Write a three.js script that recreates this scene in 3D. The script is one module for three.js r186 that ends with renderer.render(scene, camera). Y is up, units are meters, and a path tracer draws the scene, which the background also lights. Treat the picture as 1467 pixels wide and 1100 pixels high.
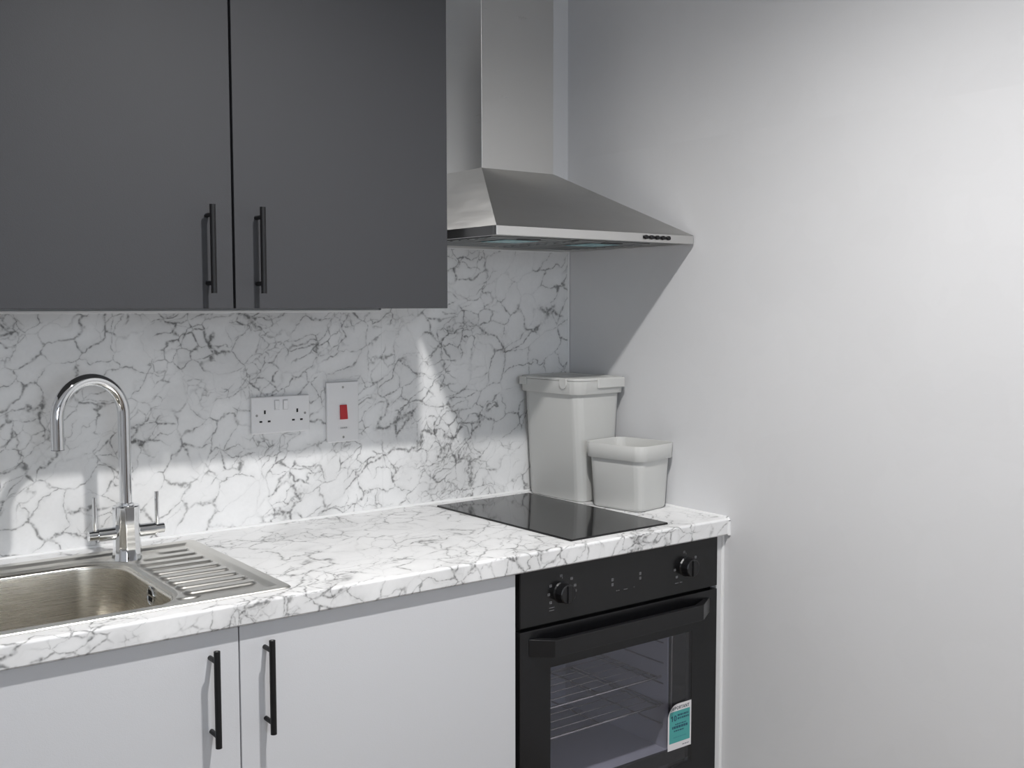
import * as THREE from 'three';
import { RoundedBoxGeometry } from 'three/addons/geometries/RoundedBoxGeometry.js';
import { mergeGeometries, mergeVertices, toCreasedNormals } from 'three/addons/utils/BufferGeometryUtils.js';
import { RectAreaLightUniformsLib } from 'three/addons/lights/RectAreaLightUniformsLib.js';
import { Brush, Evaluator, SUBTRACTION } from 'three-bvh-csg';

// ---------------------------------------------------------------- camera, light, exposure
const WT = 0.91;                                   // worktop height above the floor
const Y = (y) => WT + y;                           // heights below are given from the worktop
const scene = new THREE.Scene();
const camera = new THREE.PerspectiveCamera(39.235, 1467 / 1100, 0.05, 60);
camera.position.set(-1.9421, Y(0.5047), 2.3208);
camera.rotation.order = 'YXZ';
camera.rotation.set(-0.0716, -0.6434, -0.0012);

const renderer = new THREE.WebGLRenderer({ antialias: true });
renderer.toneMapping = THREE.LinearToneMapping;
renderer.toneMappingExposure = 1.07;
renderer.shadowMap.enabled = true;
renderer.shadowMap.type = THREE.PCFSoftShadowMap;
RectAreaLightUniformsLib.init();

const SKY = new THREE.Color().setRGB(0.62, 0.78, 1.0);
scene.background = SKY;
scene.backgroundIntensity = 1.6;

const ROOM = { x0: -3.7, x1: 0, z0: -0.01, z1: 4.4, h: 2.52 };
const WIN = { x0: -2.85, x1: -1.25, y0: 0.95, y1: 2.10 };   // window in the wall behind the camera
const LAMPS = [[-1.03, 1.345, 16.0]];    // ceiling downlight: x, z, candela

const daylight = new THREE.RectAreaLight(new THREE.Color().setRGB(0.90, 0.95, 1.0), 4.5, WIN.x1 - WIN.x0 - 0.1, WIN.y1 - WIN.y0 - 0.1);
daylight.position.set((WIN.x0 + WIN.x1) / 2, (WIN.y0 + WIN.y1) / 2, ROOM.z1 - 0.005);
daylight.lookAt((WIN.x0 + WIN.x1) / 2, (WIN.y0 + WIN.y1) / 2, 0);
daylight.name = 'daylight';
scene.add(daylight);

// ---------------------------------------------------------------- helpers
let seed = 12345;
const rnd = () => { seed = (seed * 1664525 + 1013904223) >>> 0; return seed / 4294967296; };
const hash = (x, y, s) => {
  let h = (Math.imul(x, 374761393) + Math.imul(y, 668265263) + Math.imul(s, 2147483647 - 40503)) | 0;
  h = Math.imul(h ^ (h >>> 13), 1274126177); h ^= h >>> 16;
  return (h >>> 0) / 4294967296;
};
const sm = (a, b, x) => { const t = Math.min(1, Math.max(0, (x - a) / (b - a))); return t * t * (3 - 2 * t); };
const mix = (a, b, t) => a + (b - a) * t;
function noise(x, y, s) {
  const xi = Math.floor(x), yi = Math.floor(y), fx = x - xi, fy = y - yi, u = fx * fx * (3 - 2 * fx), v = fy * fy * (3 - 2 * fy);
  return mix(mix(hash(xi, yi, s), hash(xi + 1, yi, s), u), mix(hash(xi, yi + 1, s), hash(xi + 1, yi + 1, s), u), v);
}
function fbm(x, y, s, n = 4) { let a = 0.5, t = 0, w = 0; for (let i = 0; i < n; i++) { t += a * noise(x, y, s + i * 17); w += a; x *= 2.03; y *= 2.03; a *= 0.5; } return t / w; }
function voronoi(x, y, s) {                         // distance to the nearest cell border
  const xi = Math.floor(x), yi = Math.floor(y);
  let f1 = 9, px = 0, py = 0;
  const P = [];
  for (let j = -1; j <= 1; j++) for (let i = -1; i <= 1; i++) {
    const qx = xi + i + 0.06 + 0.88 * hash(xi + i, yi + j, s), qy = yi + j + 0.06 + 0.88 * hash(xi + i, yi + j, s + 7);
    const d = (qx - x) ** 2 + (qy - y) ** 2;
    P.push(qx, qy);
    if (d < f1) { f1 = d; px = qx; py = qy; }
  }
  let e = 9;
  for (let k = 0; k < P.length; k += 2) {
    const dx = P[k] - px, dy = P[k + 1] - py, l = Math.hypot(dx, dy);
    if (l > 1e-6) e = Math.min(e, Math.abs(((px + P[k]) / 2 - x) * dx / l + ((py + P[k + 1]) / 2 - y) * dy / l));
  }
  return e;
}
function tex(w, h, fn, srgb = true) {               // fn(i, j) -> [r, g, b] 0..1
  const d = new Uint8Array(w * h * 4);
  for (let j = 0; j < h; j++) for (let i = 0; i < w; i++) {
    const c = fn(i, j), k = (j * w + i) * 4;
    d[k] = 255 * Math.min(1, Math.max(0, c[0])); d[k + 1] = 255 * Math.min(1, Math.max(0, c[1])); d[k + 2] = 255 * Math.min(1, Math.max(0, c[2])); d[k + 3] = 255;
  }
  const t = new THREE.DataTexture(d, w, h);
  t.magFilter = THREE.LinearFilter; t.minFilter = THREE.LinearMipmapLinearFilter; t.generateMipmaps = true;
  t.wrapS = t.wrapT = THREE.RepeatWrapping;
  if (srgb) t.colorSpace = THREE.SRGBColorSpace;
  t.needsUpdate = true;
  return t;
}
const lin = (r, g, b) => new THREE.Color().setRGB(r, g, b);
const std = (o) => new THREE.MeshStandardMaterial(o);
const phys = (o) => new THREE.MeshPhysicalMaterial(o);

function metreUV(g) {                               // uv in metres by the way each face points
  const p = g.attributes.position, n = g.attributes.normal, uv = new Float32Array(p.count * 2);
  for (let i = 0; i < p.count; i++) {
    const ax = Math.abs(n.getX(i)), ay = Math.abs(n.getY(i)), az = Math.abs(n.getZ(i));
    const [u, v] = ay >= ax && ay >= az ? [p.getX(i), -p.getZ(i)] : ax >= az ? [p.getZ(i), p.getY(i)] : [p.getX(i), p.getY(i)];
    uv[i * 2] = u; uv[i * 2 + 1] = v;
  }
  g.setAttribute('uv', new THREE.BufferAttribute(uv, 2));
  return g;
}
// box between two corners, edges rounded by r
function bx(x0, x1, y0, y1, z0, z1, r = 0, seg = 2) {
  const w = x1 - x0, h = y1 - y0, d = z1 - z0;
  const g = r > 0 ? new RoundedBoxGeometry(w, h, d, seg, Math.min(r, w / 2.01, h / 2.01, d / 2.01)) : new THREE.BoxGeometry(w, h, d);
  g.translate((x0 + x1) / 2, (y0 + y1) / 2, (z0 + z1) / 2);
  return metreUV(g.index ? g.toNonIndexed() : g);
}
function cyl(r0, r1, a, b, seg = 32) {              // cylinder from point a (radius r0) to b (radius r1)
  const A = new THREE.Vector3(...a), B = new THREE.Vector3(...b), d = B.clone().sub(A);
  const g = new THREE.CylinderGeometry(r1, r0, d.length(), seg);
  g.applyQuaternion(new THREE.Quaternion().setFromUnitVectors(new THREE.Vector3(0, 1, 0), d.clone().normalize()));
  g.translate(...A.add(B).multiplyScalar(0.5).toArray());
  return g.toNonIndexed();
}
function lathe(profile, x, y, z, seg = 48) {        // profile [[r, y], ...] about a vertical axis
  const g = new THREE.LatheGeometry(profile.map(([r, h]) => new THREE.Vector2(r, h)), seg);
  g.translate(x, y, z);
  return toCreasedNormals(g, 0.6);
}
const strip = (g) => { const o = g.index ? g.toNonIndexed() : g; for (const k of Object.keys(o.attributes)) if (!['position', 'normal', 'uv'].includes(k)) o.deleteAttribute(k); return o; };
const join = (list) => mergeGeometries(list.map(strip));
const used = {};
const numbered = (n) => { used[n] = (used[n] ?? -1) + 1; return used[n] ? `${n}_${String(used[n]).padStart(3, '0')}` : n; };
function part(name, geoms, m, parent, label) {
  const g = Array.isArray(geoms) ? (geoms.length > 1 ? join(geoms) : geoms[0]) : geoms;
  const o = new THREE.Mesh(g, m);
  o.name = name; o.castShadow = o.receiveShadow = true;
  if (label) o.userData.label = label;
  parent.add(o);
  return o;
}
function tag(o, label, category, group, kind) {
  if (label) o.userData.label = label;
  if (category) o.userData.category = category;
  if (group) o.userData.group = group;
  if (kind) o.userData.kind = kind;
  return o;
}
function thing(name, label, category, [x, y, z] = [0, 0, 0], turn = 0, group) {
  const o = new THREE.Group();
  o.name = numbered(name); o.position.set(x, y, z); o.rotation.y = turn;
  scene.add(o);
  return tag(o, label, category, group);
}
const struct = (name, geoms, m, label, category) => tag(part(name, geoms, m, scene), label, category, null, 'structure');
// a closed outline of a rounded rectangle, n points a corner, starting at +x,-z side and running round
function roundRect(w, d, r, n = 8) {
  const pts = [];
  for (const [sx, sz, a0] of [[1, 1, 0], [-1, 1, 90], [-1, -1, 180], [1, -1, 270]])
    for (let k = 0; k <= n; k++) { const a = (a0 + 90 * k / n) * Math.PI / 180; pts.push([sx * (w / 2 - r) + r * Math.cos(a), sz * (d / 2 - r) + r * Math.sin(a)]); }
  return pts;
}
// skin over rings: each ring is [points, y]; optional caps
function loft(rings, capStart = false, capEnd = false, crease = 0.6) {
  const n = rings[0][0].length, pos = [], uv = [];
  const P = (k, i) => { const [pts, y, dx = 0, dz = 0] = rings[k]; const q = pts[i % n]; return [q[0] + dx, y, q[1] + dz]; };
  for (let k = 0; k + 1 < rings.length; k++) for (let i = 0; i < n; i++) {
    const a = P(k, i), b = P(k, i + 1), c = P(k + 1, i + 1), d = P(k + 1, i);
    pos.push(...a, ...d, ...c, ...a, ...c, ...b);
  }
  for (const [on, k, flip] of [[capStart, 0, false], [capEnd, rings.length - 1, true]]) if (on) {
    let cx = 0, cz = 0; for (let i = 0; i < n; i++) { const q = P(k, i); cx += q[0] / n; cz += q[2] / n; }
    for (let i = 0; i < n; i++) { const a = P(k, i), b = P(k, i + 1), c = [cx, rings[k][1], cz]; pos.push(...(flip ? [...a, ...c, ...b] : [...a, ...b, ...c])); }
  }
  for (let i = 0; i < pos.length; i += 3) uv.push(pos[i], pos[i + 1] + pos[i + 2]);
  const g = new THREE.BufferGeometry();
  g.setAttribute('position', new THREE.Float32BufferAttribute(pos, 3));
  g.setAttribute('uv', new THREE.Float32BufferAttribute(uv, 2));
  return toCreasedNormals(g, crease);
}

// ---------------------------------------------------------------- materials
// marble-effect laminate: rounded pale cells outlined by grey veins, with denser knots along diagonal bands
const MW = 2.5, MH = 1.34, MX = 2048, MY = 1098;
const marbleTex = tex(MX, MY, (i, j) => {
  const u0 = i / MX * MW, v0 = j / MY * MH;
  const c = Math.cos(0.62), s = Math.sin(0.62);
  const wx = fbm(u0 * 9, v0 * 9, 3, 3) - 0.5, wy = fbm(u0 * 9, v0 * 9, 41, 3) - 0.5;
  const fx = fbm(u0 * 55, v0 * 55, 61, 3) - 0.5, fy = fbm(u0 * 55, v0 * 55, 71, 3) - 0.5;
  const u = u0 + wx * 0.075 + fx * 0.016, v = v0 + wy * 0.075 + fy * 0.016;
  const p = u * c + v * s, q = -u * s + v * c;
  const band = fbm(p * 3.6, q * 7.5, 5, 3);                          // where veins gather
  const grit = fbm(u0 * 190, v0 * 190, 151, 2);                      // veins are broken and grainy
  const eA = voronoi(p / 0.078, q / 0.053, 21) * 0.063, eB = voronoi(p / 0.046, q / 0.031, 33) * 0.037, eC = voronoi(p / 0.024, q / 0.018, 57) * 0.02;
  const wA = 0.0007 + 0.0021 * sm(0.42, 0.72, noise(u * 30, v * 30, 13)), wB = 0.0006 + 0.0015 * sm(0.45, 0.75, noise(u * 38, v * 38, 17));
  const mA = 0.15 + 0.85 * sm(0.38, 0.60, fbm(u * 14, v * 14, 9, 2)), mB = sm(0.37, 0.55, band) * sm(0.34, 0.58, fbm(u * 19, v * 19, 19, 2)), mC = sm(0.52, 0.68, band) * sm(0.54, 0.68, fbm(u * 17, v * 17, 29, 2));
  const ink = 0.45 + 0.95 * sm(0.30, 0.66, grit);
  const vA = mA * ink * (0.40 * Math.exp(-((eA / wA) ** 2)) + 0.10 * Math.exp(-eA / 0.0045));
  const vB = mB * ink * (0.44 * Math.exp(-((eB / wB) ** 2)) + 0.10 * Math.exp(-eB / 0.0035));
  const vC = 0.7 * mC * ink * (0.32 * Math.exp(-((eC / 0.0011) ** 2)) + 0.13 * Math.exp(-eC / 0.003));
  const r = Math.abs(fbm(p * 2.6 + 7, q * 5.5, 83, 4) - 0.5);         // a few long veins
  const vD = ink * sm(0.46, 0.66, noise(p * 6, q * 9, 91)) * (0.42 * Math.exp(-((r / 0.006) ** 2)) + 0.09 * Math.exp(-r / 0.03));
  const dark = 1 - (1 - vA) * (1 - vB) * (1 - vC) * (1 - vD);
  const cloud = 0.055 * (fbm(p * 11, q * 16, 111, 3) - 0.5) - 0.05 * sm(0.5, 0.7, band);
  const k = 0.935 + cloud + (grit - 0.5) * 0.02 - 0.57 * Math.min(1, dark);
  return [k, k, k];
});
const marble = phys({ map: marbleTex, roughness: 0.42, specularIntensity: 0.6 });
const paintBump = tex(512, 512, (i, j) => { const k = 0.5 + 0.5 * (fbm(i / 9, j / 9, 7, 3) - 0.5) + 0.3 * (noise(i / 60, j / 60, 3) - 0.5); return [k, k, k]; }, false);
const paintTone = tex(512, 512, (i, j) => { const k = 0.985 + 0.03 * (fbm(i / 70, j / 70, 15, 4) - 0.5); return [k, k, k]; });
paintBump.repeat.set(1.6, 1.6); paintTone.repeat.set(0.55, 0.55);
const paint = std({ color: lin(0.74, 0.74, 0.75), map: paintTone, roughness: 0.62, bumpMap: paintBump, bumpScale: 0.0003 });
const ceilingPaint = std({ color: lin(0.8, 0.8, 0.8), roughness: 0.9 });
const floorTex = tex(1024, 1024, (i, j) => {
  const u = i / 1024 * 1.8, v = j / 1024 * 1.8, row = Math.floor(v / 0.18), k = hash(row, Math.floor((u + row * 0.47) / 1.2), 3);
  const g = fbm(u * 3 + k * 50, v * 60, 5, 4), t = 0.42 + 0.16 * (k - 0.5) + 0.22 * (g - 0.5) - (v % 0.18 < 0.003 ? 0.15 : 0);
  return [t * 1.12, t * 1.0, t * 0.86];
});
floorTex.repeat.set(1 / 1.8, 1 / 1.8);
const woodFloor = std({ map: floorTex, roughness: 0.5 });
const doorWood = tex(256, 512, (i, j) => { const g = fbm(i / 5, j / 90, 45, 4), t = 0.34 + 0.2 * (g - 0.5); return [t * 1.2, t * 0.88, t * 0.6]; });
const grainBump = tex(512, 512, (i, j) => { const k = noise(i / 1.7, j / 1.7, 5) * 0.6 + noise(i / 5, j / 5, 9) * 0.4; return [k, k, k]; }, false);
grainBump.repeat.set(6, 6);
const doorSmudge = tex(512, 512, (i, j) => { const k = 0.70 + 0.06 * (fbm(i / 60, j / 120, 25, 4) - 0.5); return [k, k, k]; }, false);
const greyDoor = phys({ color: lin(0.049, 0.050, 0.055), specularIntensity: 0.8, roughness: 0.8, roughnessMap: doorSmudge, bumpMap: grainBump, bumpScale: 0.00012 });
const paleDoor = std({ color: lin(0.655, 0.66, 0.68), roughness: 0.55, bumpMap: grainBump, bumpScale: 0.0001 });
const carcassWhite = std({ color: lin(0.72, 0.72, 0.72), roughness: 0.6 });
const blackMetal = phys({ color: lin(0.009, 0.009, 0.010), roughness: 0.45, specularIntensity: 0.7 });
const brushTex = tex(256, 1024, (i, j) => { const k = 0.5 + 0.10 * (noise(i / 90, j / 1.3, 5) - 0.5) + 0.16 * (fbm(i / 40, j / 60, 77, 3) - 0.5); return [k, k, k]; }, false);
brushTex.repeat.set(2.2, 2.2);
const hoodSteel = phys({ color: lin(0.66, 0.655, 0.64), metalness: 1, roughness: 1.0, roughnessMap: brushTex, anisotropy: 0.85 });
const chimneySteel = phys({ color: lin(0.66, 0.655, 0.64), metalness: 1, roughness: 0.66, roughnessMap: brushTex });
const sinkBrush = tex(256, 1024, (i, j) => { const k = 0.55 + 0.14 * (noise(i / 120, j / 1.2, 8) - 0.5) + 0.10 * (noise(i / 30, j / 5, 18) - 0.5); return [k, k, k]; }, false);
sinkBrush.repeat.set(3, 3);
const sinkSteel = phys({ color: lin(0.71, 0.695, 0.655), metalness: 1, roughness: 0.6, roughnessMap: sinkBrush });
const bowlSteel = phys({ color: lin(0.71, 0.68, 0.62), metalness: 1, roughness: 0.5, roughnessMap: sinkBrush, anisotropy: 0.5 });
const chrome = phys({ color: lin(0.80, 0.81, 0.82), metalness: 1, roughness: 0.06 });
const whitePlastic = std({ color: lin(0.82, 0.815, 0.82), roughness: 0.35 });
const sealantWhite = std({ color: lin(0.86, 0.86, 0.86), roughness: 0.4 });
const redPlastic = std({ color: lin(0.52, 0.012, 0.018), roughness: 0.3 });
const darkHole = std({ color: lin(0.01, 0.01, 0.01), roughness: 0.9 });
const screwMetal = std({ color: lin(0.35, 0.35, 0.34), metalness: 1, roughness: 0.4 });
const binPlastic = std({ color: lin(0.62, 0.62, 0.60), roughness: 0.55, bumpMap: grainBump, bumpScale: 0.00008 });
const blackGlass = phys({ color: lin(0.006, 0.006, 0.007), roughness: 0.06, specularIntensity: 0.85 });
const ovenBlack = phys({ color: lin(0.006, 0.006, 0.007), roughness: 0.25 });
const ovenPlastic = std({ color: lin(0.007, 0.007, 0.008), roughness: 0.38 });
const tinted = phys({ color: lin(0.88, 0.88, 0.92), transmission: 1, thickness: 0, roughness: 0.03, ior: 1.5 });
const enamel = std({ color: lin(0.50, 0.50, 0.535), roughness: 0.35 });
const rackMetal = std({ color: lin(0.7, 0.68, 0.64), metalness: 1, roughness: 0.25 });
const windowGlass = phys({ color: lin(1, 1, 1), transmission: 1, thickness: 0, roughness: 0, ior: 1.5 });

// ---------------------------------------------------------------- room
const { x0: RX0, x1: RX1, z0: RZ0, z1: RZ1, h: RH } = ROOM;
struct('floor', bx(RX0 - 0.1, RX1 + 0.1, -0.1, 0, RZ0 - 0.1, RZ1 + 0.1), woodFloor, 'warm oak plank floor of the kitchen', 'floor');
struct('ceiling', bx(RX0 - 0.1, RX1 + 0.1, RH, RH + 0.1, RZ0 - 0.1, RZ1 + 0.1), ceilingPaint, 'plain white painted ceiling', 'ceiling');
struct('wall_back', bx(RX0, RX1, 0, RH, RZ0 - 0.1, RZ0), paint, 'pale grey painted wall behind hood and wall cabinets', 'wall');
struct('wall_right', bx(RX1, RX1 + 0.1, 0, RH, RZ0 - 0.1, RZ1), paint, 'plain pale grey painted side wall next to the oven', 'wall');
struct('wall_left', bx(RX0 - 0.1, RX0, 0, RH, RZ0 - 0.1, RZ1), paint, 'pale grey painted wall opposite the oven wall', 'wall');
struct('wall_front', [
  bx(RX0 - 0.1, WIN.x0, 0, RH, RZ1, RZ1 + 0.1), bx(WIN.x1, RX1 + 0.1, 0, RH, RZ1, RZ1 + 0.1),
  bx(WIN.x0, WIN.x1, 0, WIN.y0, RZ1, RZ1 + 0.1), bx(WIN.x0, WIN.x1, WIN.y1, RH, RZ1, RZ1 + 0.1)], paint, 'pale grey painted wall with the window', 'wall');
{
  const w = thing('window_1', 'white framed window letting daylight in', 'window');
  w.userData.kind = 'structure';
  const f = 0.05, m = (WIN.x0 + WIN.x1) / 2, z = RZ1 + 0.03;
  part('window_frame', [bx(WIN.x0, WIN.x1, WIN.y0, WIN.y0 + f, z, z + 0.05), bx(WIN.x0, WIN.x1, WIN.y1 - f, WIN.y1, z, z + 0.05), bx(WIN.x0, WIN.x0 + f, WIN.y0 + f, WIN.y1 - f, z, z + 0.05),
    bx(WIN.x1 - f, WIN.x1, WIN.y0 + f, WIN.y1 - f, z, z + 0.05), bx(m - f / 2, m + f / 2, WIN.y0 + f, WIN.y1 - f, z, z + 0.05)], whitePlastic, w);
  part('pane', bx(WIN.x0 + f, m - f / 2, WIN.y0 + f, WIN.y1 - f, z + 0.02, z + 0.024), windowGlass, w);
  part('pane', bx(m + f / 2, WIN.x1 - f, WIN.y0 + f, WIN.y1 - f, z + 0.02, z + 0.024), windowGlass, w);
}
{ // door in the window wall
  const d = thing('door_1', 'brown timber door in the wall with the window', 'door', [-0.70, 0, RZ1]);
  d.userData.kind = 'structure';
  const wood = std({ map: doorWood, roughness: 0.5 });
  part('door_leaf', bx(-0.42, 0.42, 0.005, 2.02, -0.02, -0.001, 0.003, 2), wood, d);
  for (const x of [-0.21, 0.21]) for (const [y0, y1] of [[0.18, 0.88], [1.02, 1.86]]) part('door_panel', bx(x - 0.14, x + 0.14, y0, y1, -0.027, -0.0195, 0.004, 2), wood, d);
  part('door_handle', [cyl(0.012, 0.012, [-0.36, 1.0, -0.02], [-0.36, 1.0, -0.06], 20), cyl(0.009, 0.009, [-0.36, 1.0, -0.06], [-0.25, 1.0, -0.06], 20)], chrome, d);
  part('door_casing', [bx(-0.50, -0.425, 0, 2.10, -0.016, -0.001, 0.002, 1), bx(0.425, 0.50, 0, 2.10, -0.016, -0.001, 0.002, 1), bx(-0.425, 0.425, 2.03, 2.10, -0.016, -0.001, 0.002, 1)], whitePlastic, d);
}
// ceiling downlights
LAMPS.forEach(([x, z, cd]) => {
  const d = thing('ceiling_downlight', 'small round recessed ceiling downlight in front of the cabinets', 'ceiling light', [x, RH, z]);
  part('bezel', lathe([[0.031, -0.001], [0.033, -0.004], [0.042, -0.004], [0.044, -0.002], [0.044, 0]], 0, 0, 0), whitePlastic, d);
  part('lamp', lathe([[0, -0.0015], [0.031, -0.0015]], 0, 0, 0), std({ color: lin(0.9, 0.9, 0.9), emissive: lin(1, 0.97, 0.92), emissiveIntensity: 8 }), d, 'glowing lamp disc');
  const s = new THREE.SpotLight(new THREE.Color().setRGB(1, 0.985, 0.97), cd, 0, 1.375, 1.0, 2);
  s.position.set(0, -0.006, 0); s.target.position.set(0, -1.5, 0);
  s.castShadow = true; s.shadow.radius = 2.0; s.shadow.mapSize.set(2048, 2048); s.shadow.bias = -0.0005;
  s.name = 'downlight_beam';
  d.add(s, s.target);
});

// ---------------------------------------------------------------- splashback, trims, sealant
const XL = -2.43;                                  // left end of the kitchen run
const SEAM = -0.605, SPLIT_LOW = 0.4915, SPLIT_HIGH = 0.653;
const DEPTH = 0.5965, THICK = 0.0402;
function marbleUV(g, off) {
  const p = g.attributes.position, uv = new Float32Array(p.count * 2);
  for (let i = 0; i < p.count; i++) { uv[i * 2] = (p.getX(i) - XL) / MW; uv[i * 2 + 1] = (p.getY(i) - Y(0) - p.getZ(i) + off) / MH; }
  g.setAttribute('uv', new THREE.BufferAttribute(uv, 2));
  return g;
}
tag(part('splashback_panel', marbleUV(bx(XL, SEAM - 0.0001, Y(0), Y(SPLIT_LOW), -0.0095, 0, 0.0004, 1), 0), marble, scene), 'long low marble-effect splashback panel behind the tap and sockets', 'splashback').name = numbered('splashback_panel');
tag(part('splashback_panel', marbleUV(bx(SEAM + 0.0001, -0.0075, Y(0), Y(SPLIT_HIGH), -0.0095, 0, 0.0004, 1), 0), marble, scene), 'taller marble-effect splashback panel under the cooker hood', 'splashback').name = numbered('splashback_panel');
struct('trim_1', bx(XL, SEAM - 0.0001, Y(SPLIT_LOW), Y(SPLIT_LOW + 0.006), -0.0098, 0.002, 0.001, 1), sealantWhite, 'white edge strip along the top of the low splashback', 'trim');
struct('trim_2', bx(SEAM + 0.0001, -0.001, Y(SPLIT_HIGH), Y(SPLIT_HIGH + 0.006), -0.0098, 0.002, 0.001, 1), sealantWhite, 'white edge strip along the splashback top under the hood', 'trim');
struct('trim_3', bx(-0.0075, -0.001, Y(0), Y(SPLIT_HIGH), -0.0098, 0.002, 0.001, 1), sealantWhite, 'white upright edge strip where the splashback meets the side wall', 'trim');
function bead(a, b, r) {                            // sealant bead, slightly uneven
  const pts = [], A = new THREE.Vector3(...a), B = new THREE.Vector3(...b), n = 40;
  for (let k = 0; k <= n; k++) pts.push(A.clone().lerp(B, k / n));
  const g = new THREE.TubeGeometry(new THREE.CatmullRomCurve3(pts), n * 2, r, 10);
  const p = g.attributes.position;
  for (let i = 0; i < p.count; i++) { const k = 1 + 0.0; p.setXYZ(i, p.getX(i) * k, p.getY(i) + 0.0004 * (noise(p.getX(i) * 30, p.getZ(i) * 30, 3) - 0.5), p.getZ(i)); }
  return g.toNonIndexed();
}
struct('trim_4', bead([XL, Y(0.001), 0.0015], [-0.004, Y(0.001), 0.0015], 0.004), sealantWhite, 'white sealant line between worktop and splashback', 'sealant');
struct('trim_5', [bead([-0.0015, Y(0.001), 0.004], [-0.0015, Y(0.0005), DEPTH - 0.005], 0.0042), bead([-0.0015, Y(0.0005), DEPTH - 0.0052], [-0.0015, Y(-0.006), DEPTH + 0.0003], 0.0042), bead([-0.0015, Y(-0.006), DEPTH + 0.0003], [-0.0015, Y(-THICK), DEPTH + 0.0003], 0.0042)], sealantWhite, 'white sealant line between worktop end and side wall', 'sealant');

// ---------------------------------------------------------------- worktop with the sink cut-out
const SINK = { x0: -1.765, x1: -1.1105, z0: 0.060, z1: 0.5555, r: 0.016 };
{
  const sh = new THREE.Shape(), r = 0.006;
  sh.moveTo(0.0, 0); sh.lineTo(DEPTH - r, 0); sh.absarc(DEPTH - r, -r, r, Math.PI / 2, 0, true); sh.lineTo(DEPTH, -THICK + 0.003); sh.lineTo(DEPTH - 0.003, -THICK); sh.lineTo(0, -THICK); sh.closePath();
  const g = new THREE.ExtrudeGeometry(sh, { depth: -0.001 - XL, bevelEnabled: false, curveSegments: 6, steps: 1 });
  g.rotateY(-Math.PI / 2);                          // shape x -> z, extrusion -> -x
  g.translate(-0.001, Y(0), 0);
  const top = new Brush(g), hole = new Brush(new THREE.BoxGeometry(SINK.x1 - SINK.x0 - 0.036, 0.2, SINK.z1 - SINK.z0 - 0.036));
  hole.position.set((SINK.x0 + SINK.x1) / 2, Y(0), (SINK.z0 + SINK.z1) / 2);
  top.updateMatrixWorld(); hole.updateMatrixWorld();
  const ev = new Evaluator(); ev.useGroups = false;
  let res = ev.evaluate(top, hole, SUBTRACTION).geometry;
  res = strip(res); res.clearGroups();
  const w = part('worktop', marbleUV(res, MH), marble, scene);
  tag(w, 'white marble-effect laminate worktop with rounded front edge', 'worktop');
}

// ---------------------------------------------------------------- cabinets
function handle(parent, x, yTop, z) {               // black bar handle with two posts, standing off a door at z
  const L = 0.166, r = 0.0055;
  const g = [cyl(r, r, [x, yTop - L, z + 0.032], [x, yTop, z + 0.032], 24)];
  for (const k of [0.019, L - 0.019]) g.push(cyl(0.0042, 0.0042, [x, yTop - k, z], [x, yTop - k, z + 0.032], 16));
  const h = part('handle', g, blackMetal, parent, 'matt black bar handle');
  const s = part('end_screw', lathe([[0, 0.0006], [0.0018, 0.0003], [0.002, 0]], x, yTop, z + 0.032, 16), screwMetal, h);
  return s && h;
}
const DOOR_Z = 0.5815;                             // face of the base doors
function baseCabinet(x0, x1, handleX, label) {
  const c = thing('base_cabinet', label, 'cabinet', [x0, 0, 0.02], 0);
  const w = x1 - x0, yb = 0.15, yt = Y(-THICK) - 0.001, dz = DOOR_Z - 0.02;
  const t = 0.018, zb = dz - 0.0205;
  part('carcass', [bx(0.0005, t, yb, yt, 0, zb), bx(w - t, w - 0.0005, yb, yt, 0, zb), bx(t, w - t, yb, yb + t, 0, zb), bx(t, w - t, yb + t, yt, 0, 0.008), bx(t, w - t, yt - 0.09, yt - 0.07, zb - 0.018, zb)], carcassWhite, c);
  const d = part('door', bx(0.0012, w - 0.0012, yb + 0.003, yt - 0.003, dz - 0.019, dz, 0.0012, 2), paleDoor, c, 'plain pale grey door');
  handle(d, handleX - x0, Y(-0.0695), dz);
  part('plinth', bx(0, w, 0, yb - 0.001, dz - 0.075, dz - 0.06), paleDoor, c);
  for (const [fx, fz] of [[0.06, 0.08], [w - 0.06, 0.08]]) part('foot', cyl(0.02, 0.018, [fx, 0, fz], [fx, yb, fz], 16), blackMetal, c);
  return c;
}
baseCabinet(-1.8262, -1.2268, -1.2790, 'pale grey base cabinet below the sink, handle at its door edge');
baseCabinet(-1.2268, -0.6285, -1.1800, 'pale grey base cabinet beside the black oven');
{
  const c = thing('base_cabinet', 'pale grey base cabinet at the far end of the worktop past the sink', 'cabinet', [XL, 0, 0.02]);
  const w = -1.8262 - XL, yb = 0.15, yt = Y(-THICK) - 0.001, dz = DOOR_Z - 0.02;
  part('carcass', bx(0.0005, w - 0.0005, yb, yt, 0, dz - 0.0205), carcassWhite, c);
  const d = part('door', bx(0.0012, w - 0.0012, yb + 0.003, yt - 0.003, dz - 0.019, dz, 0.0012, 2), paleDoor, c);
  handle(d, 0.055, Y(-0.0695), dz);
  part('plinth', bx(0, w, 0, yb - 0.001, dz - 0.075, dz - 0.06), paleDoor, c);
}
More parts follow.
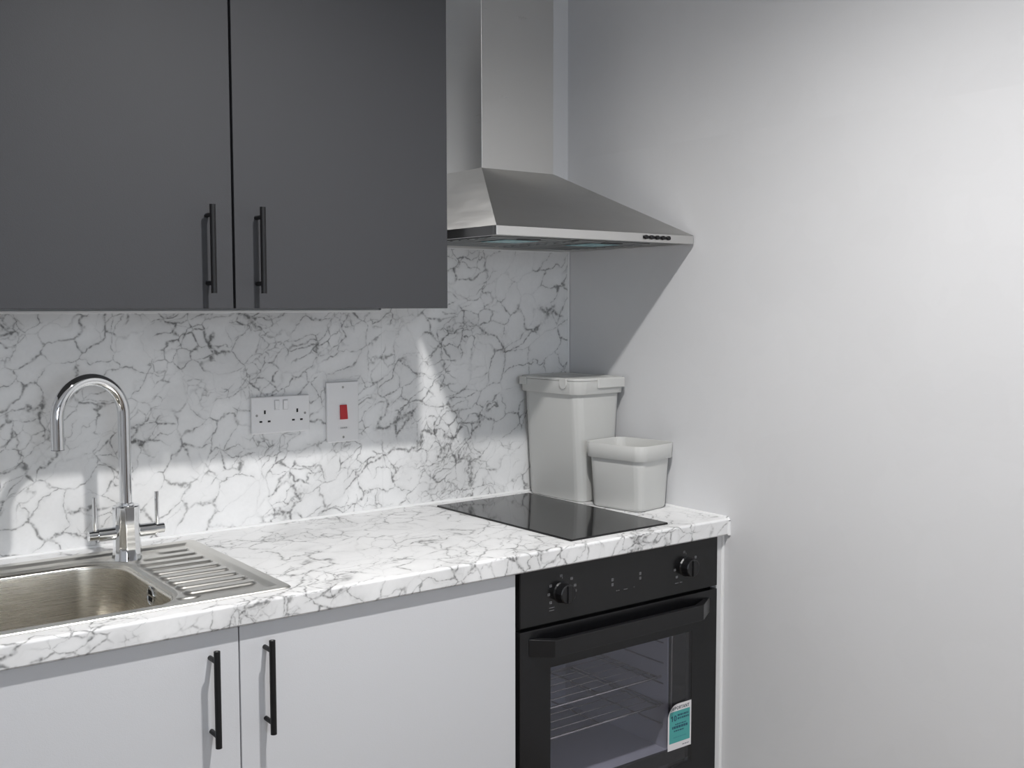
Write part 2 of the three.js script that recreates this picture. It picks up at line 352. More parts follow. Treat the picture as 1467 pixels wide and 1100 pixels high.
{ // housing round the oven
  const c = thing('oven_housing', 'white cabinet housing round the built-in black oven', 'cabinet', [-0.6285, 0, 0.02]);
  const w = 0.6285 - 0.0245, yb = 0.15, yt = Y(-THICK) - 0.001, zb = DOOR_Z - 0.02 - 0.0205;
  part('side_panel', bx(0.0005, 0.018, yb, yt, 0, zb - 0.009), carcassWhite, c);
  part('side_panel', bx(w - 0.018, w - 0.0005, yb, yt, 0, zb - 0.009), carcassWhite, c);
  part('shelf', bx(0.018, w - 0.018, 0.247, 0.265, 0, zb), carcassWhite, c);
  part('drawer_front', bx(0.0012, w - 0.0012, yb + 0.003, 0.262, zb + 0.0015, zb + 0.0205, 0.0012, 2), paleDoor, c);
  part('plinth', bx(0, w, 0, yb - 0.001, zb - 0.054, zb - 0.04), paleDoor, c);
}
struct('trim_6', bx(-0.0228, -0.001, 0.02, Y(-THICK) - 0.001, 0.50, DOOR_Z - 0.004, 0.001, 1), carcassWhite, 'narrow white filler strip between oven and side wall', 'trim');
struct('trim_7', bead([-0.002, 0.02, DOOR_Z - 0.003], [-0.002, Y(-THICK) - 0.002, DOOR_Z - 0.003], 0.004), sealantWhite, 'white sealant line down the filler strip at the side wall', 'sealant');

// wall cabinet, two doors
{
  const xa = -1.6130, xm = -1.1165, xb = -0.6170, yb = Y(0.5045), yt = Y(1.222), zf = 0.325;
  const c = thing('wall_cabinet', 'dark grey wall cabinet with two doors above the tap', 'cabinet', [0, 0, 0]);
  const t = 0.018, z0 = RZ0 + 0.0005, z1 = zf - 0.0205;
  part('carcass', [bx(xa, xa + t, yb, yt, z0, z1), bx(xb - t, xb, yb, yt, z0, z1), bx(xa + t, xb - t, yb, yb + t, z0, z1), bx(xa + t, xb - t, yt - t, yt, z0, z1), bx(xa + t, xb - t, yb + t, yt - t, z0, z0 + 0.006), bx(xm - t / 2, xm + t / 2, yb + t, yt - t, z0 + 0.006, z1)], greyDoor, c);
  const dl = part('door', bx(xa + 0.0015, xm - 0.0024, Y(0.5015), yt - 0.002, zf - 0.019, zf, 0.0012, 2), greyDoor, c, 'dark grey door');
  handle(dl, -1.1697, Y(0.697), zf);
  const dr = part('door', bx(xm + 0.0024, -0.6229, Y(0.5015), yt - 0.002, zf - 0.019, zf, 0.0012, 2), greyDoor, c, 'dark grey door');
  handle(dr, -1.0695, Y(0.697), zf);
}

// ---------------------------------------------------------------- cooker hood
{
  const h = thing('cooker_hood', 'brushed steel pyramid cooker hood with tall chimney above the hob', 'cooker hood', [-0.302, Y(0.656), 0]);
  const hw = 0.2965, zf = 0.475, lip = 0.0205, cw = 0.112, cz = 0.161, ch = 0.1855, zb = RZ0 + 0.0005;
  // lip: four thin walls round an open underside, joined by the sloping faces
  const poly = (list) => { const g = new THREE.BufferGeometry(), pos = []; for (const q of list) pos.push(...q[0], ...q[1], ...q[2], ...q[0], ...q[2], ...q[3]); g.setAttribute('position', new THREE.Float32BufferAttribute(pos, 3)); g.setAttribute('uv', new THREE.Float32BufferAttribute(new Float32Array(pos.length / 3 * 2), 2)); g.computeVertexNormals(); const uv = []; for (const q of list) { const [a, b, c, d] = q.map((v) => new THREE.Vector3(...v)), ux = b.clone().sub(a).normalize(), P = [a, b, c, a, c, d]; const up2 = d.clone().sub(a); up2.addScaledVector(ux, -up2.dot(ux)).normalize(); for (const v of P) { const w = v.clone().sub(a); uv.push(w.dot(ux), w.dot(up2)); } } g.setAttribute('uv', new THREE.Float32BufferAttribute(uv, 2)); return g; };
  const A = [-hw, 0, zb], B = [hw, 0, zb], C = [hw, 0, zf], D = [-hw, 0, zf], up = (p, y) => [p[0], y, p[2]];
  const T = [[-cw, ch, zb], [cw, ch, zb], [cw, ch, cz], [-cw, ch, cz]];
  const Au = up(A, lip), Bu = up(B, lip), Cu = up(C, lip), Du = up(D, lip);
  part('canopy', poly([[Du, Cu, T[2], T[3]], [Au, Du, T[3], T[0]], [Cu, Bu, T[1], T[2]], [Bu, Au, T[0], T[1]], [T[3], T[2], T[1], T[0]]]), hoodSteel, h);
  const e = 0.012;
  part('lip', [bx(-hw, hw, 0, lip, zf - e, zf, 0.0012, 2), bx(-hw, -hw + e, 0, lip, zb, zf - e), bx(hw - e, hw, 0, lip, zb, zf - e), bx(-hw + e, hw - e, 0, lip, zb, zb + e)], chimneySteel, h);
  part('chimney', [bx(-cw, cw, ch - 0.004, RH - Y(0.656) - 0.002, zb, cz, 0.0015, 2)], chimneySteel, h);
  part('underside_plate', bx(-hw + e, hw - e, 0.005, 0.008, zb + e, zf - e), std({ color: lin(0.35, 0.35, 0.34), metalness: 1, roughness: 0.45 }), h);
  const filt = std({ color: lin(0.30, 0.31, 0.31), metalness: 1, roughness: 0.5 });
  for (const s of [-1, 1]) {
    const f = part('filter', [bx(s * 0.127 - 0.115, s * 0.127 + 0.115, 0.002, 0.005, 0.06, 0.38, 0.001, 1), ...Array.from({ length: 9 }, (_, k) => bx(s * 0.127 - 0.11, s * 0.127 + 0.11, 0.0005, 0.0022, 0.075 + k * 0.034, 0.085 + k * 0.034))], filt, h, 'grease filter');
    part('latch', bx(s * 0.127 - 0.03, s * 0.127 + 0.03, 0.0002, 0.002, 0.36, 0.374, 0.0008, 1), blackMetal, f);
    part('protective_film', bx(s * 0.127 - 0.05, s * 0.127 + 0.045, -0.0006, 0.0002, 0.25, 0.345), std({ color: lin(0.22, 0.46, 0.50), roughness: 0.25 }), h, 'pale blue protective film');
  }
  const strip_ = part('control_strip', bx(0.127, 0.218, 0.0075, 0.0145, zf - 0.001, zf + 0.0012, 0.001, 1), ovenPlastic, h, 'black control strip');
  for (let k = 0; k < 5; k++) part('button', cyl(0.0052, 0.0048, [0.1355 + k * 0.0185, 0.011, zf], [0.1355 + k * 0.0185, 0.011, zf + 0.005], 20), blackMetal, strip_, 'round black button');
}

// ---------------------------------------------------------------- sink
{
  const s = thing('inset_sink', 'stainless steel inset sink with ribbed drainer', 'sink', [0, Y(0), 0]);
  const bc = [-1.492, 0.3225], bw = 0.400, bd = 0.399, br = 0.085;
  const oc = [(SINK.x0 + SINK.x1) / 2, (SINK.z0 + SINK.z1) / 2], ow = SINK.x1 - SINK.x0, od = SINK.z1 - SINK.z0;
  const sd = (x, z, w, d, r) => { const qx = Math.abs(x) - w / 2 + r, qz = Math.abs(z) - d / 2 + r; return Math.hypot(Math.max(qx, 0), Math.max(qz, 0)) + Math.min(Math.max(qx, qz), 0) - r; };
  const hit = (dx, dz, f) => { let a = 0, b = 1.2; for (let k = 0; k < 40; k++) { const m = (a + b) / 2; f(bc[0] + dx * m, bc[1] + dz * m) < 0 ? a = m : b = m; } return (a + b) / 2; };
  const sdB = (x, z, grow = 0) => sd(x - bc[0], z - bc[1], bw, bd, br) - grow, sdO = (x, z) => sd(x - oc[0], z - oc[1], ow, od, SINK.r);
  const ribs = Array.from({ length: 9 }, (_, i) => ({ z: 0.127 + i * 0.0422, xa: i === 0 ? -1.200 : i === 1 ? -1.242 : -1.266, xb: -1.160 }));
  const height = (x, z) => {
    const d = -sdO(x, z), b = sdB(x, z);
    let h = 0.0028 * sm(-0.0005, 0.003, d) + 0.0004;
    h -= 0.0062 * sm(0.021, 0.033, d);
    h += 0.003 * (1 - sm(0.004, 0.02, b)) * sm(0.03, 0.04, d) * 0.6;   // ledge round the bowl
    for (const r of ribs) {
      const ax = Math.max(r.xa - x, x - r.xb, 0), dist = Math.hypot(ax, z - r.z);
      h += 0.0046 * (1 - sm(0.0100, 0.0168, dist));
    }
    const px = (x + 1.283) / 0.024, pz = (z - 0.4985) / 0.0085;         // oval dimple near the bowl
    h -= 0.0035 * (1 - sm(0.5, 1.05, Math.hypot(px, pz)));
    const tx = (x + 1.277), tz = z - 0.1405;                            // flat tap seat
    h = mix(h, -0.0006, 1 - sm(0.030, 0.045, Math.hypot(tx, tz)));
    h -= 0.0035 * (1 - sm(0, 0.006, b));                                // rolled edge into the bowl
    return h;
  };
  const N = 1080, M = 96, dirs = [];
  for (let i = 0; i < N; i++) {
    const a = 2 * Math.PI * i / N, dx = Math.cos(a), dz = Math.sin(a);
    dirs.push([dx, dz, hit(dx, dz, (x, z) => sdB(x, z)), hit(dx, dz, sdO)]);
  }
  const grid = (rows, f, name, label) => {
    const pos = [], uv = [], idx = [];
    for (let k = 0; k < rows; k++) for (let i = 0; i < N; i++) { const [x, y, z] = f(i, k / (rows - 1), k); pos.push(x, y, z); uv.push(...(name === 'bowl' ? [1.4 * i / N, y] : [x * 0.5, z + y])); }
    for (let k = 0; k + 1 < rows; k++) for (let i = 0; i < N; i++) { const j = (i + 1) % N, a = k * N + i, b = k * N + j, c = a + N, d = b + N; idx.push(...(name === 'bowl' ? [a, c, b, b, c, d] : [a, b, c, b, d, c])); }
    const g = new THREE.BufferGeometry();
    g.setAttribute('position', new THREE.Float32BufferAttribute(pos, 3)); g.setAttribute('uv', new THREE.Float32BufferAttribute(uv, 2)); g.setIndex(idx); g.computeVertexNormals();
    return part(name, g, name === 'bowl' ? bowlSteel : sinkSteel, s, label);
  };
  grid(M, (i, t) => {
    const [dx, dz, rb, ro] = dirs[i], e = mix(t, sm(0, 1, t), 0.35), r = mix(rb, ro, e), x = bc[0] + dx * r, z = bc[1] + dz * r;
    return [x, height(x, z), z];
  }, 'deck', 'brushed steel deck with raised drainer ribs');
  // bowl: rolled lip, steep wall, rounded foot, gently falling floor
  const prof = [];
  for (let k = 0; k <= 6; k++) { const a = k / 6 * Math.PI / 2; prof.push([0.007 * Math.sin(a), -0.0065 - 0.007 * (1 - Math.cos(a))]); }
  for (let k = 1; k <= 8; k++) prof.push([0.007 + 0.010 * k / 8, -0.0135 - 0.120 * k / 8]);
  for (let k = 1; k <= 10; k++) { const a = k / 10 * Math.PI / 2; prof.push([0.017 + 0.04 * (1 - Math.cos(a)), -0.1335 - 0.04 * Math.sin(a)]); }
  for (let k = 1; k <= 6; k++) prof.push([0.057 + 0.09 * k / 6, -0.1735 - 0.003 * k / 6]);
  const bowl = grid(prof.length, (i, t, k) => {
    const [dx, dz, rb] = dirs[i], [ins, y] = prof[k], f = (x, z) => sd(x - bc[0], z - bc[1], bw - 2 * ins, bd - 2 * ins, Math.max(br - ins, 0.05));
    const r = k === 0 ? rb : hit(dx, dz, f), y0 = k === 0 ? height(bc[0] + dx * rb, bc[1] + dz * rb) : y;
    return [bc[0] + dx * r, y0, bc[1] + dz * r];
  }, 'bowl', 'deep rounded brushed steel bowl');
  // floor disc and waste
  const inner = prof[prof.length - 1], pts = dirs.map(([dx, dz]) => { const r = hit(dx, dz, (x, z) => sd(x - bc[0], z - bc[1], bw - 2 * inner[0], bd - 2 * inner[0], 0.05)); return [bc[0] + dx * r, bc[1] + dz * r]; });
  part('bowl_floor', loft([[pts, inner[1]], [pts.map(([x, z]) => [mix(bc[0], x, 0.44), mix(bc[1], z, 0.44)]), inner[1] - 0.002]], false, true), sinkSteel, bowl);
  part('waste', lathe([[0, 0.001], [0.03, 0.001], [0.034, 0.003], [0.042, 0.003], [0.044, 0.0005]], bc[0], inner[1] - 0.0015, bc[1]), chrome, bowl, 'round steel waste');
  // overflow in the bowl's side
  const ox = -1.3015, oy = -0.028, oz = 0.351;
  const ring = new THREE.TorusGeometry(0.0165, 0.0022, 10, 40); ring.rotateY(Math.PI / 2); ring.translate(ox, oy, oz);
  const ov = part('overflow', [ring.toNonIndexed(), cyl(0.016, 0.016, [ox + 0.0015, oy, oz], [ox - 0.0005, oy, oz], 32)], chrome, bowl, 'round overflow outlet');
  part('overflow_slot', [bx(ox - 0.0012, ox - 0.0004, oy + 0.002, oy + 0.0105, oz - 0.010, oz + 0.010, 0.0003, 1), bx(ox - 0.0012, ox - 0.0004, oy - 0.0105, oy - 0.002, oz - 0.010, oz + 0.010, 0.0003, 1)], darkHole, ov);
}

// ---------------------------------------------------------------- tap
{
  const t = thing('mixer_tap', 'chrome swan-neck mixer tap with two lever handles', 'tap', [-1.2775, Y(-0.0006), 0.1405]);
  part('body', lathe([[0, 0.109], [0.0195, 0.109], [0.0248, 0.1085], [0.0262, 0.1065], [0.0262, 0.062], [0.0268, 0.030], [0.0282, 0.008], [0.0298, 0.004], [0.0298, 0], [0, 0]], 0, 0, 0, 64), chrome, t);
  const R = 0.0725, yc = 0.2925, phi = THREE.MathUtils.degToRad(18), pts = [];
  const at = (u, y) => new THREE.Vector3(-u * Math.cos(phi), y, u * Math.sin(phi));
  for (let k = 0; k <= 8; k++) pts.push(at(0, mix(0.104, yc, k / 8)));
  for (let k = 1; k <= 24; k++) { const a = Math.PI * k / 24; pts.push(at(R - R * Math.cos(a), yc + R * Math.sin(a))); }
  for (let k = 1; k <= 3; k++) pts.push(at(2 * R, mix(yc, 0.236, k / 3)));
  const tube = new THREE.TubeGeometry(new THREE.CatmullRomCurve3(pts), 160, 0.0122, 32);
  const sp = part('spout', tube.toNonIndexed(), chrome, t);
  const e = at(2 * R, 0.236);
  part('aerator', lathe([[0, 0.002], [0.0095, 0.0015], [0.0121, 0.0], [0.0121, 0.003]], e.x, e.y - 0.0008, e.z, 32), blackMetal, sp);
  part('spout_collar', lathe([[0.0122, 0.114], [0.0148, 0.113], [0.0160, 0.109]], 0, 0, 0, 48), chrome, t);
  for (const k of [-1, 1]) {
    const v = part('valve_arm', [cyl(0.0130, 0.0130, [k * 0.018, 0.054, 0], [k * 0.057, 0.054, 0], 40), cyl(0.0100, 0.0100, [k * 0.057, 0.054, 0], [k * 0.0745, 0.054, 0], 32)], chrome, t);
    part('lever', [cyl(0.0046, 0.0042, [k * 0.0615, 0.056, 0], [k * 0.0615, 0.1305, 0], 20)], chrome, v, 'thin upright chrome lever');
  }
}

// ---------------------------------------------------------------- sockets and switch on the splashback
{
  const o = thing('double_socket', 'white double wall socket on the marble splashback', 'socket', [-0.8781, Y(0.2564), 0]);
  part('plate', bx(-0.073, 0.073, -0.043, 0.043, 0.0002, 0.0092, 0.0035, 3), whitePlastic, o);
  for (const k of [-1, 1]) {
    const cx = k * 0.0405;
    part('earth_slot', bx(cx - 0.0021, cx + 0.0021, 0.003, 0.0115, 0.0088, 0.0096), darkHole, o);
    part('live_slot', bx(cx + 0.0068, cx + 0.0135, -0.0165, -0.0125, 0.0088, 0.0096), darkHole, o);
    part('neutral_slot', bx(cx - 0.0135, cx - 0.0068, -0.0165, -0.0125, 0.0088, 0.0096), darkHole, o);
    const sw = new RoundedBoxGeometry(0.0105, 0.021, 0.006, 2, 0.001); sw.rotateX(k * 0.08); sw.translate(k * 0.0105, 0.0225, 0.0098);
    part('rocker_switch', sw, whitePlastic, o);
    part('switch_surround', [bx(k * 0.0105 - 0.0066, k * 0.0105 + 0.0066, 0.0105, 0.0345, 0.0089, 0.0095, 0.0002, 1)], std({ color: lin(0.62, 0.61, 0.62), roughness: 0.4 }), o);
    part('screw', lathe([[0, 0.0008], [0.0024, 0.0006], [0.003, 0]], 0, 0, 0, 20).rotateX(Math.PI / 2).translate(k * 0.0602, 0.0, 0.0091), screwMetal, o);
  }
}
{
  const o = thing('cooker_switch', 'tall white cooker switch plate with a red rocker', 'switch', [-0.7173, Y(0.2526), 0]);
  part('plate', bx(-0.043, 0.043, -0.073, 0.073, 0.0002, 0.0092, 0.0035, 3), whitePlastic, o);
  const rk = new RoundedBoxGeometry(0.0185, 0.035, 0.008, 3, 0.0012); rk.rotateX(-0.13); rk.translate(0.0, -0.0005, 0.0105);
  part('rocker', rk, redPlastic, o, 'red rocker switch');
  part('rocker_surround', bx(-0.0118, 0.0118, -0.0205, 0.0195, 0.0089, 0.0096, 0.0002, 1), whitePlastic, o);
  for (const y of [0.0595, -0.0610]) part('screw', lathe([[0, 0.0009], [0.0026, 0.0006], [0.0031, 0]], 0, 0, 0, 20).rotateX(Math.PI / 2).translate(0, y, 0.0091), screwMetal, o);
  const cv = document.createElement('canvas'); cv.width = 256; cv.height = 48;
  const c = cv.getContext('2d'); c.fillStyle = '#e4e3e4'; c.fillRect(0, 0, 256, 48); c.fillStyle = '#3a3a3c'; c.font = 'bold 38px sans-serif'; c.textAlign = 'center'; c.textBaseline = 'middle'; c.fillText('COOKER', 128, 25);
  const tx = new THREE.CanvasTexture(cv); tx.colorSpace = THREE.SRGBColorSpace;
  part('lettering', new THREE.PlaneGeometry(0.032, 0.006).translate(0.001, -0.0385, 0.0096), std({ map: tx, roughness: 0.4 }), o);
}

// ---------------------------------------------------------------- hob
{
  const hr = 0.0199, w = 0.3003, d = 0.5158;
  const cx = -0.1672 - Math.cos(hr) * w / 2 - Math.sin(hr) * d / 2, cz = 0.5591 + Math.sin(hr) * w / 2 - Math.cos(hr) * d / 2;
  const o = thing('hob', 'slim black glass domino hob set in the worktop', 'hob', [cx, Y(0), cz], hr);
  const pts = (k, r) => roundRect(w - 2 * k, d - 2 * k, r, 5);
  part('glass_top', loft([[pts(0, 0.003), 0.0002], [pts(0, 0.003), 0.0030], [pts(0.0012, 0.0022), 0.0042]], true, true, 0.3), blackGlass, o);
}

// ---------------------------------------------------------------- oven
{
  const o = thing('built_in_oven', 'black built-in oven with glass door and two knobs', 'oven', [-0.3215, 0, 0]);
  const w2 = 0.2975, top = Y(-THICK) - 0.0025, zf = DOOR_Z + 0.0005, z0 = zf - 0.02;
  const yP = Y(-0.1620), yD = Y(-0.1695), bot = top - 0.594;
  // body shell: open box behind the door
  const bi = 0.268, zB = 0.06;
  part('body', [bx(-bi, bi, top - 0.015, top - 0.004, zB, z0 - 0.003), bx(-bi, bi, bot + 0.004, bot + 0.02, zB, z0 - 0.003), bx(-bi, -bi + 0.012, bot + 0.02, top - 0.015, zB, z0 - 0.003), bx(bi - 0.012, bi, bot + 0.02, top - 0.015, zB, z0 - 0.003), bx(-bi, bi, bot + 0.004, top - 0.004, zB - 0.008, zB)], enamel, o);
  // control panel with print
  const W = 2048, H = Math.round(2048 * (top - yP) / (2 * w2)), cv = document.createElement('canvas'); cv.width = W; cv.height = H;
  const c = cv.getContext('2d'), mx = (x) => (x + 0.3215 + w2) / (2 * w2) * W, my = (y) => (top - Y(y)) / (top - yP) * H;
  c.fillStyle = '#141415'; c.fillRect(0, 0, W, H); c.strokeStyle = '#6c6c6e'; c.fillStyle = '#6c6c6e'; c.lineWidth = 5;
  const dash = (x, y, dx, dy) => { c.beginPath(); c.moveTo(mx(x), my(y)); c.lineTo(mx(x + dx), my(y + dy)); c.stroke(); };
  const kx = [-0.5065, -0.130], ky = -0.1005;
  kx.forEach((x, n) => {
    const R = 0.037, as = n ? [100, 30, 185, 330, 350, 215] : [95, 150, 180, 45, 15, -5, -25, 210];
    for (const a of as) { const r = a * Math.PI / 180, px = x + R * Math.cos(r), py = ky + R * Math.sin(r); c.strokeRect(mx(px) - 9, my(py) - 8, 18, 15); dash(px - 0.002, py, 0.004, 0); }
    dash(x, ky + 0.030, 0, 0.004);
    if (n) { dash(x - 0.036, ky - 0.036, 0.012, 0); dash(x - 0.020, ky - 0.036, 0.008, 0); } else { dash(x - 0.036, ky - 0.030, 0.014, 0); dash(x - 0.036, ky - 0.036, 0.014, 0); }
  });
  for (const [x, y] of [[-0.362, -0.096], [-0.362, -0.1075], [-0.2775, -0.0945], [-0.2775, -0.1055]]) { c.strokeRect(mx(x) - 8, my(y) - 9, 16, 18); dash(x, y - 0.002, 0, 0.004); }
  dash(-0.351, -0.1235, 0.004, 0); dash(-0.345, -0.1235, 0.004, 0); dash(-0.328, -0.124, 0.012, 0); dash(-0.298, -0.1235, 0.004, 0);
  const print = new THREE.CanvasTexture(cv); print.colorSpace = THREE.SRGBColorSpace;
  const panelBox = bx(-w2, w2, yP, top, z0, zf - 0.0004, 0.0015, 2);
  const panel = part('control_panel', panelBox, ovenBlack, o, 'black control panel');
  part('panel_print', new THREE.PlaneGeometry(2 * w2 - 0.004, top - yP - 0.004).translate(0, (top + yP) / 2, zf + 0.0001), phys({ map: print, roughness: 0.22 }), panel, 'grey printed symbols');
  kx.forEach((x) => {
    const X = x + 0.3215;
    const g = new THREE.LatheGeometry([[0, 0.024], [0.0185, 0.024], [0.0205, 0.0225], [0.0215, 0.004], [0.0235, 0.001], [0.0235, 0]].map(([r, y]) => new THREE.Vector2(r, y)), 48);
    g.rotateX(Math.PI / 2); g.translate(X, Y(ky), zf);
    const k = part('knob', toCreasedNormals(g, 0.5), ovenPlastic, panel, 'round black knob');
    part('grip', bx(X - 0.004, X + 0.004, Y(ky) - 0.019, Y(ky) + 0.019, zf + 0.023, zf + 0.0275, 0.0015, 2), ovenPlastic, k);
  });
  // door: black glass frame with a window opening
  const win = { x0: -0.536 + 0.3215, x1: -0.109 + 0.3215, y0: Y(-0.572), y1: Y(-0.2585) };
  const door = part('door_frame', [bx(-w2, win.x0, bot, yD, z0, zf, 0.0015, 2), bx(win.x1, w2, bot, yD, z0, zf, 0.0015, 2), bx(win.x0 - 0.002, win.x1 + 0.002, win.y1, yD, z0, zf, 0.0012, 1), bx(win.x0 - 0.002, win.x1 + 0.002, bot, win.y0, z0, zf, 0.0012, 1)], ovenBlack, o, 'black glass door frame');
  part('door_glass', bx(win.x0 - 0.001, win.x1 + 0.001, win.y0 - 0.001, win.y1 + 0.001, zf - 0.005, zf - 0.0006), tinted, door, 'tinted glass window');
  part('gap_backing', bx(-0.295, 0.295, yD - 0.01, yP + 0.01, z0 - 0.006, z0 - 0.001), ovenPlastic, o);
  // inner face round the cavity and the cavity itself
  const cav = { x0: -0.197, x1: 0.197, y0: Y(-0.56), y1: Y(-0.235), z: z0 - 0.03 };
  part('cavity_face', [bx(-bi + 0.012, cav.x0, bot + 0.02, top - 0.11, cav.z - 0.01, cav.z), bx(cav.x1, bi - 0.012, bot + 0.02, top - 0.11, cav.z - 0.01, cav.z), bx(cav.x0, cav.x1, cav.y1, top - 0.11, cav.z - 0.01, cav.z), bx(cav.x0, cav.x1, bot + 0.02, cav.y0, cav.z - 0.01, cav.z)], ovenPlastic, o);
  for (const x of [cav.x0, cav.x1 - 0.003]) part('cavity_gasket', bx(x, x + 0.003, cav.y0, cav.y1, cav.z, cav.z + 0.004, 0.001, 1), rackMetal, o);
  part('cavity', [bx(cav.x0, cav.x0 + 0.004, cav.y0, cav.y1, 0.14, cav.z - 0.01), bx(cav.x1 - 0.004, cav.x1, cav.y0, cav.y1, 0.14, cav.z - 0.01), bx(cav.x0, cav.x1, cav.y1, cav.y1 + 0.004, 0.14, cav.z - 0.01), bx(cav.x0, cav.x1, cav.y0 - 0.004, cav.y0, 0.14, cav.z - 0.01), bx(cav.x0, cav.x1, cav.y0, cav.y1, 0.136, 0.14)], enamel, o, 'grey enamelled oven interior');
  for (const y of [-0.385, -0.455]) {
    const g = [cyl(0.003, 0.003, [cav.x0 + 0.006, Y(y), cav.z - 0.03], [cav.x1 - 0.006, Y(y), cav.z - 0.03], 12), cyl(0.003, 0.003, [cav.x0 + 0.006, Y(y), 0.17], [cav.x1 - 0.006, Y(y), 0.17], 12)];
    for (const x of [cav.x0 + 0.01, 0, cav.x1 - 0.01]) g.push(cyl(0.0022, 0.0022, [x, Y(y) - 0.003, 0.17], [x, Y(y) - 0.003, cav.z - 0.03], 8));
    for (let k = 1; k < 9; k++) { const z = mix(0.17, cav.z - 0.03, k / 9); g.push(cyl(0.0013, 0.0013, [cav.x0 + 0.01, Y(y), z], [cav.x1 - 0.01, Y(y), z], 8)); }
    part('wire_shelf', g, rackMetal, o, 'chrome wire shelf');
  }
  for (const sx of [-1, 1]) part('side_ladder', Array.from({ length: 5 }, (_, k) => cyl(0.002, 0.002, [sx * 0.189, Y(-0.30 - 0.05 * k), 0.17], [sx * 0.189, Y(-0.30 - 0.05 * k), cav.z - 0.02], 8)), rackMetal, o);
  // handle: deep flat bar on angled brackets
  const hz = zf + 0.036, hy1 = Y(-0.187), hy0 = Y(-0.223), sh = new THREE.Shape();
  const hx0 = -0.594 + 0.3215, hx1 = -0.052 + 0.3215, ins = 0.039;
  sh.moveTo(hx0, 0); sh.lineTo(hx0 + ins, hz - zf); sh.lineTo(hx1 - ins - 0.02, hz - zf); sh.lineTo(hx1, 0); sh.lineTo(hx1 - 0.018, 0); sh.lineTo(hx1 - ins - 0.034, hz - zf - 0.011); sh.lineTo(hx0 + ins + 0.012, hz - zf - 0.011); sh.lineTo(hx0 + 0.018, 0); sh.closePath();
  const hg = new THREE.ExtrudeGeometry(sh, { depth: hy1 - hy0 - 0.003, bevelEnabled: true, bevelSize: 0.0012, bevelThickness: 0.0015, bevelSegments: 2 });
  hg.rotateX(Math.PI / 2); hg.translate(0, hy1 - 0.0015, zf + 0.0013);
  part('door_handle', hg, ovenPlastic, door, 'wide flat black door handle');
  // sticker with one lifting corner
  const sc = document.createElement('canvas'); sc.width = 384; sc.height = 540;
  const q = sc.getContext('2d'); q.fillStyle = '#e9e6e8'; q.fillRect(0, 0, 384, 540);
  q.fillStyle = '#4fa9a6'; q.fillRect(26, 84, 336, 376);
  q.fillStyle = '#23313a'; q.font = 'bold 54px sans-serif'; q.textAlign = 'center'; q.textBaseline = 'middle'; q.fillText('IMPORTANT', 194, 50, 330);
  q.textAlign = 'left'; q.fillStyle = '#16405a'; q.font = 'bold 92px sans-serif'; q.fillText('10', 44, 168);
  q.fillStyle = '#1f5568';
  const bars = (y, x0, x1, h) => { let x = x0, k = 0; while (x < x1) { const l = 12 + 26 * hash(k++, y, 3); q.fillRect(x, y, Math.min(l, x1 - x), h); x += l + 6; } };
  bars(128, 158, 340, 22); bars(166, 158, 348, 22); bars(236, 120, 300, 14); bars(262, 70, 330, 30); bars(312, 100, 260, 16); 
  q.fillStyle = '#3d8f96'; bars(392, 90, 300, 10); q.fillStyle = '#8a8a96'; bars(498, 240, 350, 12);
  const stx = new THREE.CanvasTexture(sc); stx.colorSpace = THREE.SRGBColorSpace;
  const sg = new THREE.PlaneGeometry(0.0775, 0.1085, 16, 20), sp = sg.attributes.position;
  for (let i = 0; i < sp.count; i++) { const lift = Math.max(0, (-sp.getX(i) - 0.02) / 0.019 + (sp.getY(i) - 0.038) / 0.017); sp.setZ(i, 0.0006 + 0.0035 * lift * lift); }
  sg.computeVertexNormals();
  const st = part('sticker', sg.translate(-0.1481 + 0.3215, Y(-0.477), zf + 0.0003), std({ map: stx, roughness: 0.35, side: THREE.DoubleSide }), door, 'white and teal warning sticker with a curling corner');
  st.userData.label = 'white and teal guarantee sticker with a curling corner';
}

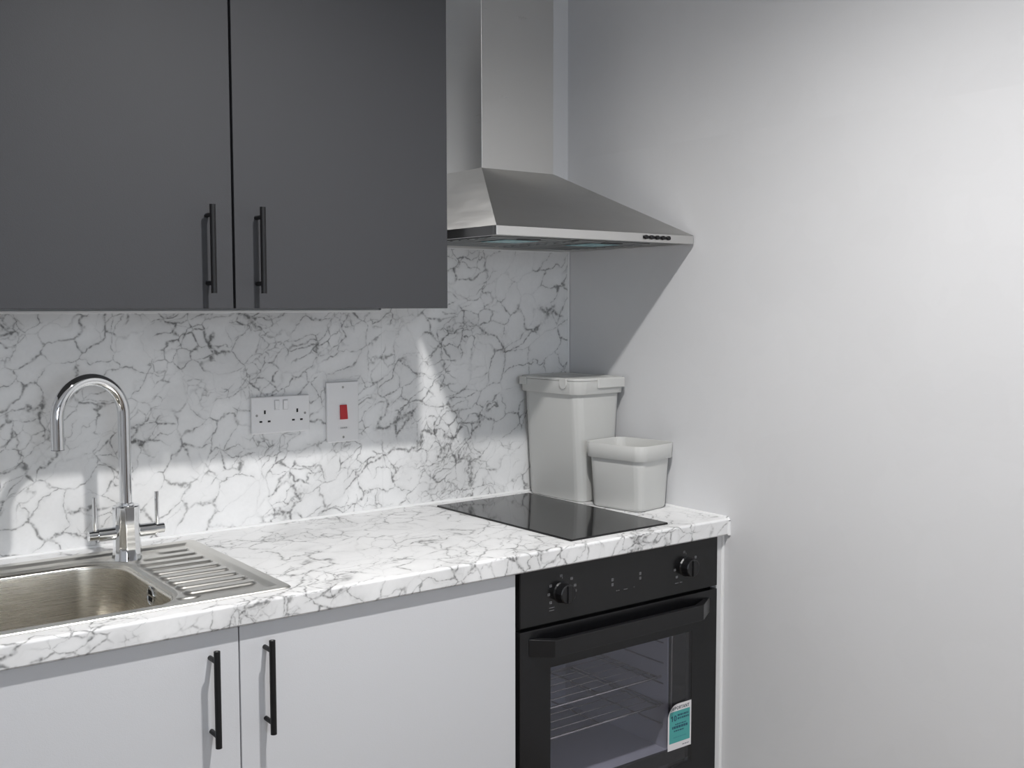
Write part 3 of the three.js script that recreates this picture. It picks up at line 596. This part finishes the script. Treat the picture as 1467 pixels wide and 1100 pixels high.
// ---------------------------------------------------------------- food waste bins
{ // tall bin with lid
  const o = thing('lidded_bin', 'tall light grey plastic bin with a clip-on lid in the corner', 'bin', [-0.0990, Y(0.0002), 0.1265], THREE.MathUtils.degToRad(3));
  const RR = (w, d, r) => roundRect(w, d, r, 8);
  part('body', loft([[RR(0.114, 0.196, 0.018), 0], [RR(0.124, 0.205, 0.023), 0.004], [RR(0.128, 0.208, 0.025), 0.010], [RR(0.161, 0.220, 0.029), 0.290]], true, false), binPlastic, o);
  part('collar', loft([[RR(0.158, 0.217, 0.029), 0.281], [RR(0.176, 0.234, 0.032), 0.2805], [RR(0.1775, 0.2355, 0.033), 0.282], [RR(0.180, 0.238, 0.034), 0.314], [RR(0.174, 0.232, 0.032), 0.3145]]), binPlastic, o);
  const lid = part('lid', loft([[RR(0.174, 0.232, 0.032), 0.3147], [RR(0.180, 0.238, 0.034), 0.3152], [RR(0.1805, 0.2385, 0.034), 0.3195], [RR(0.1785, 0.2365, 0.033), 0.3215], [RR(0.158, 0.216, 0.028), 0.3215], [RR(0.154, 0.212, 0.026), 0.3190]], true, true, 0.4), binPlastic, o);
  // clip on the near corner, flap along the front, small clip at the back of the side
  const clip = new THREE.Shape(); clip.moveTo(-0.0125, 0); clip.lineTo(0.0125, 0); clip.lineTo(0.0125, -0.010); clip.absarc(0, -0.013, 0.0125, 0, Math.PI, true); clip.closePath();
  const cg = new THREE.ExtrudeGeometry(clip, { depth: 0.003, bevelEnabled: true, bevelSize: 0.0008, bevelThickness: 0.0008, bevelSegments: 2 });
  cg.rotateY(-Math.PI / 2); cg.translate(-0.0895, 0.3205, 0.066);
  part('clip', cg, binPlastic, lid, 'rounded lid clip');
  const cg2 = bx(-0.0935, -0.089, 0.298, 0.3195, -0.105, -0.078, 0.0015, 2);
  part('clip', cg2, binPlastic, lid, 'small lid clip');
  part('flap', [bx(-0.020, 0.077, 0.2945, 0.3205, 0.117, 0.1235, 0.003, 3)], binPlastic, lid, 'long lid opening flap');
}
{ // small open bin
  const o = thing('open_bin', 'small open light grey plastic bin beside the hob', 'bin', [-0.0850, Y(0.0002), 0.3385], THREE.MathUtils.degToRad(10));
  const RR = (w, d, r) => roundRect(w, d, r, 8);
  part('body', loft([[RR(0.106, 0.140, 0.016), 0], [RR(0.116, 0.150, 0.021), 0.003], [RR(0.121, 0.155, 0.023), 0.008], [RR(0.134, 0.167, 0.025), 0.132], [RR(0.130, 0.163, 0.024), 0.132], [RR(0.116, 0.150, 0.021), 0.006]], true, true), binPlastic, o);
  part('collar', loft([[RR(0.133, 0.166, 0.025), 0.128], [RR(0.147, 0.180, 0.028), 0.1275], [RR(0.1485, 0.1815, 0.029), 0.1285], [RR(0.152, 0.185, 0.030), 0.163], [RR(0.1505, 0.1835, 0.029), 0.1645], [RR(0.147, 0.180, 0.028), 0.1640], [RR(0.1315, 0.1645, 0.025), 0.132]]), binPlastic, o);
}

renderer.render(scene, camera);
